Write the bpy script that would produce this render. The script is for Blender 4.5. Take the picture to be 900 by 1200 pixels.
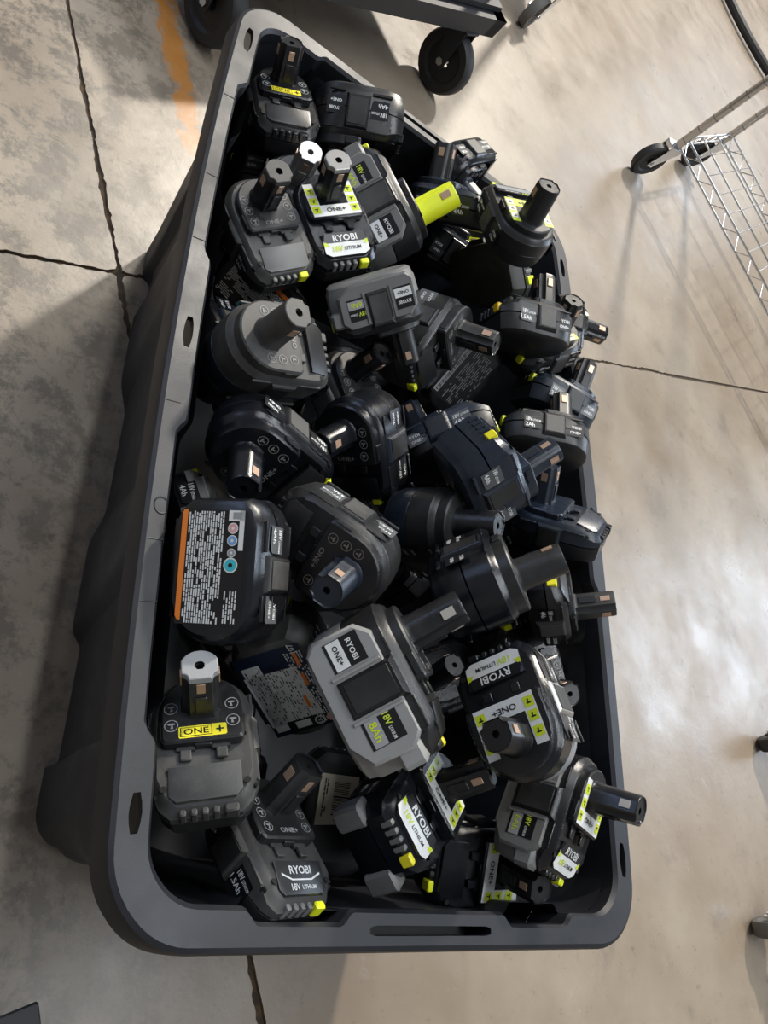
import bpy, math, random
from mathutils import Vector, Matrix, Quaternion
from mathutils import noise as mnoise
SC = bpy.context.scene
COL = SC.collection
for _o in list(bpy.data.objects): bpy.data.objects.remove(_o)
random.seed(7)
PI = math.pi

# ------------------------------------------------------------------ camera
cam_d = bpy.data.cameras.new('camera'); cam = bpy.data.objects.new('camera', cam_d); COL.objects.link(cam)
cam_d.sensor_fit = 'VERTICAL'; cam_d.sensor_height = 24.0
cam_d.lens = 947.02 * 24.0 / 1200.0
cam_d.clip_start = .02; cam_d.clip_end = 100
# columns of the camera matrix are the right, up and back axes in the world
_M = Matrix(((0.77035292, -0.29493804, -0.56530340), (0.01951866, 0.89707930, -0.44143828), (0.63731892, 0.32902931, 0.69682445)))
_M = _M.to_4x4(); _M.translation = Vector((-0.50879364, -0.46049705, 0.90993734))
cam.matrix_world = _M
SC.camera = cam

# ------------------------------------------------------------------ world and lamps
W_ = bpy.data.worlds.new('world'); SC.world = W_; W_.use_nodes = True
_nt = W_.node_tree; _bg = _nt.nodes['Background']
_tc = _nt.nodes.new('ShaderNodeTexCoord'); _sx = _nt.nodes.new('ShaderNodeSeparateXYZ'); _cr = _nt.nodes.new('ShaderNodeValToRGB')
_nt.links.new(_tc.outputs['Generated'], _sx.inputs[0]); _nt.links.new(_sx.outputs['Z'], _cr.inputs[0]); _nt.links.new(_cr.outputs[0], _bg.inputs[0])
_cr.color_ramp.elements[0].color = (.62, .60, .57, 1); _cr.color_ramp.elements[0].position = 0.0
_cr.color_ramp.elements[1].color = (.42, .44, .47, 1); _cr.color_ramp.elements[1].position = 1.0
_bg.inputs[1].default_value = .34
def area(name, loc, tgt, size, power, col, size_y=None):
    l = bpy.data.lights.new(name, 'AREA'); l.energy = power; l.color = col; l.size = size
    if size_y: l.shape = 'RECTANGLE'; l.size_y = size_y
    o = bpy.data.objects.new(name, l); COL.objects.link(o); o.location = loc
    o.rotation_euler = (Vector(tgt) - Vector(loc)).to_track_quat('-Z', 'Y').to_euler(); return o
area('bay_lamp', (3.4, 7.8, 6.6), (0, 0, .2), .50, 840, (1.0, .93, .82))
area('bay_lamp_warm', (.6, 5.0, 4.8), (-.3, .4, .2), .8, 60, (1.0, .92, .80))
area('cool_side_light', (-4.0, 2.2, 2.6), (0, 0, .2), 1.6, 22, (.45, .62, 1.0), 1.2)  # dim cool light added from the left for the blue glint on the rim lip
area('door_light', (5.6, 1.5, 2.7), (.5, 0, .1), 1.5, 75, (.70, .83, 1.0), 1.3)
area('skylight', (5.2, 6.2, 2.2), (1, 1, 0), 1.8, 25, (.78, .87, 1.0), 1.2)
for _i, (_x, _y) in enumerate(((.9, .6), (-.9, 1.4), (1.6, -1.0))): area('overhead_fill', (_x, _y, 4.2), (_x, _y, 0), .14, 42, (.90, .95, 1.0), 1.8)  # unseen overhead strips, added for glints and cool fill on the heap
SC.view_settings.view_transform = 'Standard'; SC.view_settings.look = 'None'
SC.view_settings.exposure = 0.38; SC.view_settings.gamma = 1.0; SC.view_settings.use_curve_mapping = False

# ------------------------------------------------------------------ helpers
def link(o, parent=None):
    COL.objects.link(o)
    if parent: o.parent = parent
    return o
def empty(name, label=None, cat=None, loc=(0, 0, 0), group=None, parent=None):
    o = bpy.data.objects.new(name, None); o.empty_display_size = .02; link(o, parent); o.location = loc
    if label: o['label'] = label
    if cat: o['category'] = cat
    if group: o['group'] = group
    return o
def V(*a): return Vector(a)
class MB:
    def __init__(s): s.v = []; s.f = []; s.m = []
    def add(s, vs, fs, mi=0, M=None):
        b = len(s.v)
        for p in vs:
            p = Vector(p); s.v.append(tuple(M @ p) if M else tuple(p))
        for f in fs: s.f.append([i + b for i in f]); s.m.append(mi)
        return s
    def loft(s, rings, mi=0, cap0=True, cap1=True, closed=True, M=None):
        n = len(rings[0]); vs = [p for r in rings for p in r]; fs = []
        for k in range(len(rings) - 1):
            for i in range(n if closed else n - 1):
                j = (i + 1) % n
                fs.append((k * n + i, k * n + j, (k + 1) * n + j, (k + 1) * n + i))
        if cap0: fs.append(tuple(range(n - 1, -1, -1)))
        if cap1: fs.append(tuple((len(rings) - 1) * n + i for i in range(n)))
        return s.add(vs, fs, mi, M)
    def box(s, x0, x1, y0, y1, z0, z1, bv=0, mi=0, M=None):
        if bv <= 0:
            r = lambda z: [(x0, y0, z), (x1, y0, z), (x1, y1, z), (x0, y1, z)]
            return s.loft([r(z0), r(z1)], mi, M=M)
        def r(z, d):
            a0, a1, b0, b1 = x0 + d, x1 - d, y0 + d, y1 - d; c = bv
            return [(a0 + c, b0, z), (a1 - c, b0, z), (a1, b0 + c, z), (a1, b1 - c, z), (a1 - c, b1, z), (a0 + c, b1, z), (a0, b1 - c, z), (a0, b0 + c, z)]
        return s.loft([r(z0, bv), r(z0 + bv, 0), r(z1 - bv, 0), r(z1, bv)], mi, M=M)
    def tube(s, pts, rad, n=8, mi=0, caps=True):
        pts = [Vector(p) for p in pts]; rings = []
        up = None
        for i, p in enumerate(pts):
            d = (pts[min(i + 1, len(pts) - 1)] - pts[max(i - 1, 0)]).normalized()
            if up is None: up = V(0, 0, 1) if abs(d.z) < .9 else V(1, 0, 0)
            a = d.cross(up).normalized(); up = a.cross(d).normalized()
            r = rad[i] if isinstance(rad, (list, tuple)) else rad
            rings.append([p + a * math.cos(2 * PI * k / n) * r + up * math.sin(2 * PI * k / n) * r for k in range(n)])
        return s.loft(rings, mi, caps, caps)
    def disc(s, c, r, axis, n=16, mi=0, depth=0):
        c = Vector(c); a = Vector(axis).normalized(); u = a.orthogonal().normalized(); w = a.cross(u)
        ring = [c + u * math.cos(2 * PI * k / n) * r + w * math.sin(2 * PI * k / n) * r for k in range(n)]
        if depth: return s.loft([[p - a * depth for p in ring], ring], mi)
        return s.add(ring, [tuple(range(n))], mi)
    def mesh(s, name, mats, sharp=35):
        me = bpy.data.meshes.new(name); me.from_pydata(s.v, [], s.f)
        for m in (mats if isinstance(mats, (list, tuple)) else [mats]): me.materials.append(m)
        me.polygons.foreach_set('material_index', s.m)
        me.polygons.foreach_set('use_smooth', [True] * len(s.f))
        me.update(); me.set_sharp_from_angle(angle=math.radians(sharp)); return me
    def obj(s, name, mats, parent=None, sharp=35):
        return link(bpy.data.objects.new(name, s.mesh(name, mats, sharp)), parent)

# ------------------------------------------------------------------ materials
def mat(name, col, rough=.5, metal=0, spec=.5, noise=0, nscale=60, dust=None, dscale=25, damt=.4, bump=.0, bscale=400, coat=0):
    m = bpy.data.materials.new(name); m.use_nodes = True; nt = m.node_tree; B = nt.nodes['Principled BSDF']
    B.inputs['Base Color'].default_value = (*col, 1); B.inputs['Roughness'].default_value = rough
    B.inputs['Metallic'].default_value = metal; B.inputs['Specular IOR Level'].default_value = spec
    if coat: B.inputs['Coat Weight'].default_value = coat; B.inputs['Coat Roughness'].default_value = .15
    tc = nt.nodes.new('ShaderNodeTexCoord')
    if dust:
        n = nt.nodes.new('ShaderNodeTexNoise'); n.inputs['Scale'].default_value = dscale; n.inputs['Detail'].default_value = 6; n.inputs['Roughness'].default_value = .65
        nt.links.new(tc.outputs['Object'], n.inputs[0])
        r = nt.nodes.new('ShaderNodeMapRange'); r.inputs[1].default_value = .45; r.inputs[2].default_value = .75; r.inputs[4].default_value = damt
        nt.links.new(n.outputs[0], r.inputs[0])
        mx = nt.nodes.new('ShaderNodeMix'); mx.data_type = 'RGBA'; mx.inputs[6].default_value = (*col, 1); mx.inputs[7].default_value = (*dust, 1)
        nt.links.new(r.outputs[0], mx.inputs[0]); nt.links.new(mx.outputs[2], B.inputs['Base Color'])
        r2 = nt.nodes.new('ShaderNodeMapRange'); r2.inputs[1].default_value = .3; r2.inputs[2].default_value = .8; r2.inputs[3].default_value = rough - .08; r2.inputs[4].default_value = rough + .2
        nt.links.new(n.outputs[0], r2.inputs[0]); nt.links.new(r2.outputs[0], B.inputs['Roughness'])
    if bump:
        n2 = nt.nodes.new('ShaderNodeTexNoise'); n2.inputs['Scale'].default_value = bscale; n2.inputs['Detail'].default_value = 3
        nt.links.new(tc.outputs['Object'], n2.inputs[0])
        b = nt.nodes.new('ShaderNodeBump'); b.inputs['Strength'].default_value = bump; b.inputs['Distance'].default_value = .001
        nt.links.new(n2.outputs[0], b.inputs['Height']); nt.links.new(b.outputs[0], B.inputs['Normal'])
    return m
def pl(name, c, r=.42, d=.12, da=.35): return mat(name, c, r, spec=.45, dust=(d, d * .98, d * .93), damt=da, bump=.16, bscale=1300)
M = {
 'black': pl('black plastic', (.008, .008, .010), .27, .045, .25),
 'ink': pl('glossy black plastic', (.007, .008, .011), .17, .03, .2),
 'char': pl('charcoal plastic', (.018, .018, .019), .33, .06, .35),
 'dusty': pl('dusty grey plastic', (.042, .041, .040), .46, .13, .5),
 'gray': pl('grey plastic', (.15, .15, .147), .42, .22, .3),
 'slate': pl('blue black plastic', (.014, .020, .032), .28, .06, .3),
 'pale': pl('light grey plastic', (.27, .27, .265), .40, .35, .3),
 'lite': pl('pale grey plastic', (.30, .31, .32), .40, .4, .3),
 'silver': mat('worn silver plastic', (.45, .44, .43), .3, .6),
 'lime': mat('lime plastic', (.74, .80, .015), .4, dust=(.5, .52, .03), damt=.25),
 'amber': mat('amber button', (.75, .48, .01), .4),
 'yel': mat('yellow button', (.80, .72, .02), .4),
 'hole': mat('dark hole', (.002, .002, .002), .8),
 'copper': mat('contact metal', (.62, .42, .30), .35, .55),
 'steel': mat('contact steel', (.62, .58, .52), .35, .55),
 'white': mat('white print', (.74, .75, .74), .42, dust=(.42, .42, .40), damt=.5, dscale=50),
 'ink_lbl': mat('label black', (.008, .008, .010), .3),
 'navy': mat('label navy', (.010, .018, .045), .35),
 'grey_lbl': mat('label grey', (.09, .095, .10), .38),
 'lime_lbl': mat('label lime', (.60, .72, .05), .4, dust=(.35, .4, .08), damt=.3, dscale=60),
 'yel_lbl': mat('label yellow', (.80, .70, .03), .4),
 'orange': mat('label orange', (.82, .22, .03), .4),
 'green_ic': mat('icon lime', (.58, .68, .02), .4),
 'grey_ic': mat('icon grey', (.22, .22, .215), .5),
 'pink': mat('round icon pink', (.72, .36, .36), .4), 'blue': mat('round icon blue', (.16, .34, .65), .4), 'teal': mat('round icon teal', (.05, .48, .55), .4),
 'beige': mat('paper beige', (.62, .55, .42), .6),
 'bronze': mat('dim grey lettering', (.16, .14, .12), .5),
 'tote': mat('tote black plastic', (.0085, .0095, .014), .48, spec=.5, dust=(.028, .027, .027), dscale=9, damt=.4, bump=.12, bscale=700),
 'rubber': mat('black rubber', (.012, .012, .013), .6), 'grubber': mat('grey rubber', (.10, .095, .085), .6),
 'chrome': mat('chrome', (.6, .6, .6), .2, 1.0), 'cartblk': mat('black painted steel', (.012, .013, .017), .55), 'tag': mat('yellow tag', (.85, .52, .08), .5),
}
# ------------------------------------------------------------------ floor: four slabs with open joints
def floor_mat():
    m = bpy.data.materials.new('polished worn concrete'); m.use_nodes = True; nt = m.node_tree; B = nt.nodes['Principled BSDF']; L = nt.links.new
    tc = nt.nodes.new('ShaderNodeTexCoord')
    def N(sc, det=6, ro=.6, dis=0):
        n = nt.nodes.new('ShaderNodeTexNoise'); n.inputs['Scale'].default_value = sc; n.inputs['Detail'].default_value = det; n.inputs['Roughness'].default_value = ro; n.inputs['Distortion'].default_value = dis
        L(tc.outputs['Object'], n.inputs[0]); return n
    def R(src, a, b, c, d):
        r = nt.nodes.new('ShaderNodeMapRange'); L(src, r.inputs[0])
        for i, v in enumerate((a, b, c, d)): r.inputs[i + 1].default_value = v
        return r.outputs[0]
    def mix(fac, a, b):
        x = nt.nodes.new('ShaderNodeMix'); x.data_type = 'RGBA'; L(fac, x.inputs[0])
        for i, q in ((6, a), (7, b)):
            if isinstance(q, tuple): x.inputs[i].default_value = (*q, 1)
            else: L(q, x.inputs[i])
        return x.outputs[2]
    c = mix(R(N(2.6, 6, .6, .1).outputs[0], .35, .65, 0, 1), (.215, .168, .122), (.31, .262, .205))
    c = mix(R(N(1.3, 5, .6, .2).outputs[0], .50, .68, 0, .7), c, (.215, .16, .11))
    c = mix(R(N(8, 9, .72, .15).outputs[0], .56, .72, 0, .55), c, (.11, .098, .084))
    c = mix(R(N(38, 6, .7).outputs[0], .60, .74, 0, .6), c, (.06, .052, .045))
    c = mix(R(N(20, 8, .75, .2).outputs[0], .60, .70, 0, .35), c, (.38, .355, .32))
    # grime gathers on the walked side left of the tote, greenish scuffed concrete near the viewer
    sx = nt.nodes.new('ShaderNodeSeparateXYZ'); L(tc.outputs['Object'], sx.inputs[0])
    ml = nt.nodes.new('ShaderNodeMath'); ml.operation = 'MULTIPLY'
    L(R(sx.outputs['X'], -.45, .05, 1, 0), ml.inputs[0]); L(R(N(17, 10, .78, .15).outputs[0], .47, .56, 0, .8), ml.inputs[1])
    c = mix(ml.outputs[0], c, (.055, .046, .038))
    # worn orange paint line
    a = Vector((-.315, 1.02)); b = Vector((-.175, .63)); d = (b - a).normalized(); n = Vector((-d.y, d.x))
    def dot(vec, off):
        q = nt.nodes.new('ShaderNodeVectorMath'); q.operation = 'DOT_PRODUCT'; L(tc.outputs['Object'], q.inputs[0]); q.inputs[1].default_value = (vec.x, vec.y, 0)
        s = nt.nodes.new('ShaderNodeMath'); s.operation = 'SUBTRACT'; L(q.outputs['Value'], s.inputs[0]); s.inputs[1].default_value = off; return s.outputs[0]
    u = dot(n, a.dot(n)); w = dot(d, a.dot(d))
    ab = nt.nodes.new('ShaderNodeMath'); ab.operation = 'ABSOLUTE'; L(u, ab.inputs[0])
    nz = nt.nodes.new('ShaderNodeMath'); nz.operation = 'MULTIPLY_ADD'; L(N(26, 8, .7, .6).outputs[0], nz.inputs[0]); nz.inputs[1].default_value = .11; L(ab.outputs[0], nz.inputs[2])
    k = R(nz.outputs[0],   .066, .080, .85, 0)
    k2 = nt.nodes.new('ShaderNodeMath'); k2.operation = 'MULTIPLY'; L(k, k2.inputs[0]); L(R(w, .40, .46, 1, 0), k2.inputs[1])
    c = mix(k2.outputs[0], c, (.36, .14, .018))
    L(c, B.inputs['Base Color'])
    L(R(N(5, 7, .65, .2).outputs[0], .3, .7, .24, .50), B.inputs['Roughness'])
    b_ = nt.nodes.new('ShaderNodeBump'); b_.inputs['Strength'].default_value = .25; b_.inputs['Distance'].default_value = .002
    L(N(45, 8, .7).outputs[0], b_.inputs['Height']); L(b_.outputs[0], B.inputs['Normal'])
    return m
FM = floor_mat()
gap_m = mat('packed dirt in the joint', (.040, .028, .018), .9, dust=(.16, .10, .05), dscale=70, damt=.8, bump=1, bscale=80)
fl = empty('floor'); fl['kind'] = 'structure'
X0 = Vector((-.254, .328)); J1 = Vector((-.338, .941)).normalized(); J2 = Vector((.9412, .338)).normalized()
def jagged(mb, s1, s2):
    """one slab filling the quadrant X0 + s1*J1 + s2*J2, its joint edges chipped"""
    g = .0035 if s2 < 0 or s1 < 0 and 0 else .0030
    def P(a, b, z=0): q = X0 + J1 * a + J2 * b; return (q.x, q.y, z)
    def chip(t, k):
        q = lambda f, o: mnoise.noise(Vector((t * f, k * 9.1 + o, 0)))
        big = max(0, q(9, 0)); return g * .45 + abs(q(60, 2)) * (.003 + .010 * big) + max(0, q(170, 5)) * .004 + big * .006
    T = [0, .012] + [.012 + (i * .006) for i in range(1, 260)] + [2.2, 3, 5, 9]
    e1 = [(s1 * t, s2 * chip(t * s1 + 5, s1 * 3 + s2)) for t in T[1:]]       # along J1
    e2 = [(s1 * chip(t * s2 + 2, s1 + s2 * 5), s2 * t) for t in T[1:]]       # along J2
    c0 = (s1 * g * 1.6, s2 * g * 1.6)
    # strips of quads from the chipped edge to a straight inner line keep the mesh clean
    ring = [P(*e1[i]) for i in range(len(e1) - 1, -1, -1)] + [P(*c0)] + [P(*p) for p in e2] + [P(s1 * 9, s2 * 9)]
    low = [(x, y, -.03) for x, y, z in ring]; n = len(ring)
    mb.add(ring, [tuple(range(n)) if s1 * s2 > 0 else tuple(reversed(range(n)))])
    mb.add(ring + low, [(i, (i + 1) % n, n + (i + 1) % n, n + i) for i in range(n)])
for s1 in (1, -1):
    for s2 in (1, -1):
        mb = MB(); jagged(mb, s1, s2); o = mb.obj('concrete_slab', FM, fl)
        o['label'] = 'slab of worn polished concrete between open dirty joints'
mb = MB(); mb.add([(-9, -9, -.0035), (9, -9, -.0035), (9, 9, -.0035), (-9, 9, -.0035)], [(0, 1, 2, 3)]); mb.obj('joint_dirt', gap_m, fl)

# ------------------------------------------------------------------ tote
HR, WX, LY = .36, .284, .491
def bow(x, y, z):
    k = max(0, 1 - (y / .47) ** 2) * (z / HR) ** 1.5
    return x + (-.020 if x < 0 else .012) * k * min(1, abs(x) / .2)
NS, NC = 130, 12
def loop(hx, hy, r, z, prof=None, bw=True):
    """rounded rectangle, fixed number of points; prof(side, x, y) gives an extra inset"""
    pts = []
    def seg(ax, ay, bx, by, nx, ny, side):
        for i in range(NS):
            t = i / NS; x = ax + (bx - ax) * t; y = ay + (by - ay) * t
            d = prof(side, x, y) if prof else 0
            pts.append((x - nx * d, y - ny * d))
    def arc(cx, cy, a0):
        for i in range(NC):
            a = a0 + PI / 2 * i / NC; pts.append((cx + r * math.cos(a), cy + r * math.sin(a)))
    seg(-hx + r, -hy, hx - r, -hy, 0, -1, 's'); arc(hx - r, -hy + r, -PI / 2)
    seg(hx, -hy + r, hx, hy - r, 1, 0, 'e'); arc(hx - r, hy - r, 0)
    seg(hx - r, hy, -hx + r, hy, 0, 1, 'n'); arc(-hx + r, hy - r, PI / 2)
    seg(-hx, hy - r, -hx, -hy + r, -1, 0, 'w'); arc(-hx + r, -hy + r, PI)
    return [((bow(x, y, z) if bw else x), y, z) for x, y in pts]
def sm(a, b, x):
    t = min(1, max(0, (x - a) / (b - a))); return t * t * (3 - 2 * t)
def notch(side, x, y):      # negative = pushed outwards
    if side in 'ew':
        a = abs(y + .01); return -.010 * (sm(.085, .10, a) - sm(.335, .35, a)) - .002 * (1 - sm(.085, .1, a))
    a = abs(x); return -.010 * (sm(.083, .096, a) - sm(.168, .180, a))
tote = empty('storage_tote', 'large black plastic tote full of battery packs on the concrete floor', 'storage tote')
hx, hy, r = WX, LY, .062
mb = MB()
o0 = loop(hx, hy, r, HR - .030); o1 = loop(hx, hy, r, HR - .006); o2 = loop(hx - .0015, hy - .0015, r - .001, HR - .002); o3 = loop(hx - .005, hy - .005, r - .004, HR)
ins = .031
i3 = loop(hx - ins + .003, hy - ins + .003, r - .022, HR, notch); i2 = loop(hx - ins, hy - ins, r - .022, HR - .004, notch)
def lerp(a, b, t): return [tuple(a[i][k] * (1 - t) + b[i][k] * t for k in range(3)) for i in range(len(a))]
n = len(o0)
m1, m2 = lerp(o3, i3, .34), lerp(o3, i3, .76)
def is_slot(i):
    x, y, _ = o3[i]
    s = i // (NS + NC); j = i % (NS + NC)
    if j >= NS: return 0
    if s in (1, 3):
        for c, h in ((-.418, .026), (.414, .026), (-.010, .022)):
            if abs(y - c) < h: return 1
    elif abs(x) < .070: return 1
    return 0
# the short side slots sit nearer the outer edge
slot = [is_slot(i) for i in range(n)]
cells = [slot[i] and slot[(i + 1) % n] for i in range(n)]
for i in range(n):
    s = i // (NS + NC)
    if s in (0, 2) and slot[i]:
        for arr, t in ((m1, .30), (m2, .62)):
            arr[i] = tuple(o3[i][k] * (1 - t) + i3[i][k] * t for k in range(3))
for i in range(n):
    if slot[i] and not (slot[i - 2] and slot[(i + 2) % n]) and (slot[i - 1] and slot[(i + 1) % n]):
        a, b = Vector(m1[i]), Vector(m2[i]); m1[i] = tuple(a.lerp(b, .07)); m2[i] = tuple(b.lerp(a, .07))
    if slot[i] and not (slot[i - 1] and slot[(i + 1) % n]):
        a, b = Vector(m1[i]), Vector(m2[i]); m1[i] = tuple(a.lerp(b, .24)); m2[i] = tuple(b.lerp(a, .24))
mb.loft([o0, o1, o2, o3], cap0=False, cap1=False)
def strip(A, B, skip=None):
    fs = [(i, (i + 1) % n, n + (i + 1) % n, n + i) for i in range(n) if not (skip and skip[i])]
    mb.add(A + B, fs)
strip(o3, m1); strip(m1, m2, cells); strip(m2, i3); strip(i3, i2)
i1 = loop(hx - ins - .001, hy - ins - .001, r - .022, HR - .05, notch); strip(i2, i1)
dn = lambda p: (p[0], p[1], p[2] - (.006 if abs(p[1]) < .46 else .028))
for i in range(n):
    if cells[i]:
        j = (i + 1) % n
        mb.add([m1[i], m1[j], dn(m1[j]), dn(m1[i])], [(0, 3, 2, 1)]); mb.add([m2[i], m2[j], dn(m2[j]), dn(m2[i])], [(0, 1, 2, 3)])
        if i // (NS + NC) in (0, 2): mb.add([dn(m1[i]), dn(m1[j]), dn(m2[j]), dn(m2[i])], [(0, 1, 2, 3)])
        if not cells[i - 1]: mb.add([m1[i], m2[i], dn(m2[i]), dn(m1[i])], [(0, 1, 2, 3)])
        if not cells[j]: mb.add([m1[j], m2[j], dn(m2[j]), dn(m1[j])], [(0, 3, 2, 1)])
mb.obj('rim', M['tote'], tote, 30)
# outer and inner walls, tapering, with pilasters
def pil(zf):
    def f(side, x, y):
        a = (y if side in 'ew' else x)
        if side in 'ew':
            w = .030 * (1 - zf)
            return .013 * (sm(-.335, -.328, a) - sm(-.175 - w, -.150 - w, a) + sm(-.115 + w, -.085 + w * 2, a) - sm(.165 - w * 2, .195 - w, a) + sm(.26, .285, a) - sm(.33, .34, a)) * (1 - .25 * zf)
        return .010 * (sm(.10, .11, abs(a)) - sm(.17, .18, abs(a)))
    return f
mb = MB()
L_ = []
for z, ix in ((HR - .016, .028), (HR - .05, .029), (.24, .036), (.14, .046), (.05, .055), (.008, .058), (0, .061)):
    L_.append(loop(hx - ix, hy - ix - .022 * (1 - z / HR), .036 + .02 * z / HR, z, pil(z / HR)))
mb.loft(L_, cap0=False, cap1=True); mb.obj('outer_wall', M['tote'], tote, 40)
mb = MB(); L_ = []
for z, ix in ((HR - .05, .032), (.24, .046), (.14, .056), (.03, .066), (.012, .075)):
    L_.append(loop(hx - ix, hy - ix, .045, z, (lambda s, x, y, _z=z: notch(s, x, y) if _z > .3 else 0)))
mb.loft(L_, cap0=False, cap1=True); mb.obj('inner_wall', M['tote'], tote, 40)
# seams across the rim top and the small round moulding mark
mb = MB()
for y in (-.26, -.21, -.085, .095, .18, .30):
    for sgn in (-1,):
        xo = bow(sgn * (hx - .006), y, HR); xi = bow(sgn * (hx - ins + .012), y, HR)
        mb.tube([(xo, y, HR - .0004), (xi, y + .002, HR - .0004)], .0009, 5)
xo = -.287
mb.tube([(xo + .006 * math.cos(a), -.18 + .007 * math.sin(a), HR) for a in [k * PI / 7 for k in range(2, 13)]], .0008, 5)
mb.obj('moulding_seam', M['tote'], tote)

# ------------------------------------------------------------------ lettering (flat print)
_T = {}
def text_geo(t):
    if t in _T: return _T[t]
    c = bpy.data.curves.new('t', 'FONT'); c.body = t; c.size = 1; c.align_x = 'CENTER'; c.align_y = 'CENTER'; c.offset = .018; c.resolution_u = 2
    o = bpy.data.objects.new('t', c); COL.objects.link(o); dg = bpy.context.evaluated_depsgraph_get(); dg.update()
    me = bpy.data.meshes.new_from_object(o.evaluated_get(dg))
    vs = [v.co.copy() for v in me.vertices]; fs = [tuple(p.vertices) for p in me.polygons]
    bpy.data.objects.remove(o); bpy.data.curves.remove(c); bpy.data.meshes.remove(me)
    x0, x1 = min(v.x for v in vs), max(v.x for v in vs); y0, y1 = min(v.y for v in vs), max(v.y for v in vs)
    vs = [Vector((v.x - (x0 + x1) / 2, v.y - (y0 + y1) / 2, 0)) for v in vs]
    _T[t] = (vs, fs, x1 - x0, y1 - y0); return _T[t]
class Pr(MB):
    """a print sheet: origin c, right u, up v, normal n = u x v; layers lie .15 mm apart"""
    def frame(s, c, u, v): s.c = Vector(c); s.u = Vector(u).normalized(); s.w = Vector(v).normalized(); s.n = s.u.cross(s.w); return s
    def P(s, x, y, l=0): return s.c + s.u * x + s.w * y + s.n * (.00012 * l)
    def poly(s, pts, mi, l=0): s.add([s.P(x, y, l) for x, y in pts], [tuple(range(len(pts)))], mi)
    def rect(s, x0, x1, y0, y1, mi, l=0): s.poly([(x0, y0), (x1, y0), (x1, y1), (x0, y1)], mi, l)
    def circ(s, x, y, r, mi, l=0, n=14): s.poly([(x + r * math.cos(2 * PI * k / n), y + r * math.sin(2 * PI * k / n)) for k in range(n)], mi, l)
    def ring(s, x, y, r, w, mi, l=0, n=16):
        vs = [s.P(x + q * math.cos(2 * PI * k / n), y + q * math.sin(2 * PI * k / n), l) for q in (r - w, r) for k in range(n)]
        s.add(vs, [(k, n + k, n + (k + 1) % n, (k + 1) % n) for k in range(n)], mi)
    def text(s, t, x, y, h, mi, l=2, wid=None):
        vs, fs, w, hh = text_geo(t); k = h / hh; kx = (wid / w) if wid else k
        s.add([s.P(x + p.x * kx, y + p.y * k, l) for p in vs], fs, mi)
    def drill(s, x, y, r, mi, l=2, f=1):      # small power tool pictogram
        s.poly([(x + f * a * r, y + b * r) for a, b in ((-.7, .55), (.45, .55), (.8, .35), (.45, .1), (.0, .1), (.15, -.7), (-.35, -.7), (-.3, .1), (-.7, .15))][::f], mi, l)
PM = [M['white'], M['ink_lbl'], M['green_ic'], M['yel_lbl'], M['orange'], M['lime_lbl'], M['grey_ic'], M['navy'], M['grey_lbl'], M['pink'], M['blue'], M['teal'], M['beige'], M['bronze'], M['lite']]
WH, BK_, GI, YE, OR, LI, GR, NV, GL, PK, BL, TE, BG, BZ, LT = range(15)

# ------------------------------------------------------------------ the battery pack
HB = {'c': .043, 't': .064, 'h': .066}
def plan(z, ins, back=.038, xc=-.018, hy=.038, fx=.0575, ch=(.020, .013), n=16, x0=None, drop=None):
    p = []
    for i in range(n + 1):
        a = PI / 2 + PI * i / n
        p.append((xc + (back - ins) * math.cos(a), (back - ins) * math.sin(a)))
    h = hy - ins; f = fx - ins
    p += [(f - ch[0], -h), (f - ch[0] * .35, -h + ch[1] * .42), (f, -h + ch[1]), (f, h - ch[1]), (f - ch[0] * .35, h - ch[1] * .42), (f - ch[0], h)]
    return [(x, y, z - (drop(x) if drop else 0)) for x, y in p]
_c = {}
def cached(key, fn):
    if key not in _c: _c[key] = fn()
    return _c[key]
def dropf(x): return .008 * sm(.034, .058, x)
def m_lower(kind):
    h = HB[kind]; mb = MB(); s = h * .50
    if kind == 'c': R = [(0, .007), (.0025, .003), (.007, .0015), (s - .001, .0), (s, .0012)]
    else: R = [(0, .008), (.003, .004), (.009, .0025), (.012, .001), (s - .001, .0), (s, .0012)]
    mb.loft([plan(z, i) for z, i in R]); return mb
def m_upper(kind):
    h = HB[kind]; s = h * .50; mb = MB()
    mb.loft([plan(s + .0003, .0022)] + [plan(z, i, drop=(dropf if z > h * .8 else None)) for z, i in ((s + .0008, -.0004), (h - .0065, -.0006), (h - .0045, .001), (h - .002, .0022), (h, .0045))])
    for sy in (-1, 1):       # two snap hooks on the front deck
        mb.box(.013, .022, sy * .013 - .004, sy * .013 + .004, h - .001, h + .0022, .0006)
        mb.box(.0105, .0135, sy * .013 - .0065, sy * .013 + .0065, h - .001, h + .0016)
    return mb
def m_platform(kind, drum):
    h = HB[kind]; b = .034 if drum else .030; t = .011 if drum else .008
    mb = MB()
    def q(z, i): return plan(z, i, back=b, hy=b, fx=.0105, ch=(.003, .003))
    mb.loft([q(h - .001, 0), q(h + t - .0015, 0), q(h + t, .0015)])
    mb.box(.0095, .012, -.006, .006, h, h + t * .6, .0005)
    for sy in (-1, 1): mb.box(-.010, .006, sy * b - .001, sy * b + .0018, h + .001, h + t * .8, .0005)
    return mb
def m_deck_panel(kind):
    h = HB[kind]; mb = MB()
    P = [(.027, -.026), (.0465, -.026), (.051, -.021), (.051, .021), (.0465, .026), (.027, .026)]
    def zz(x): return h - dropf(.051) * (x - .027) / .024
    mb.loft([[(x, y, zz(x) - .004) for x, y in P], [(x, y, zz(x) + .0021) for x, y in P], [(x * .985 + .0006, y * .965, zz(x) + .0026) for x, y in P]]); return mb
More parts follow.
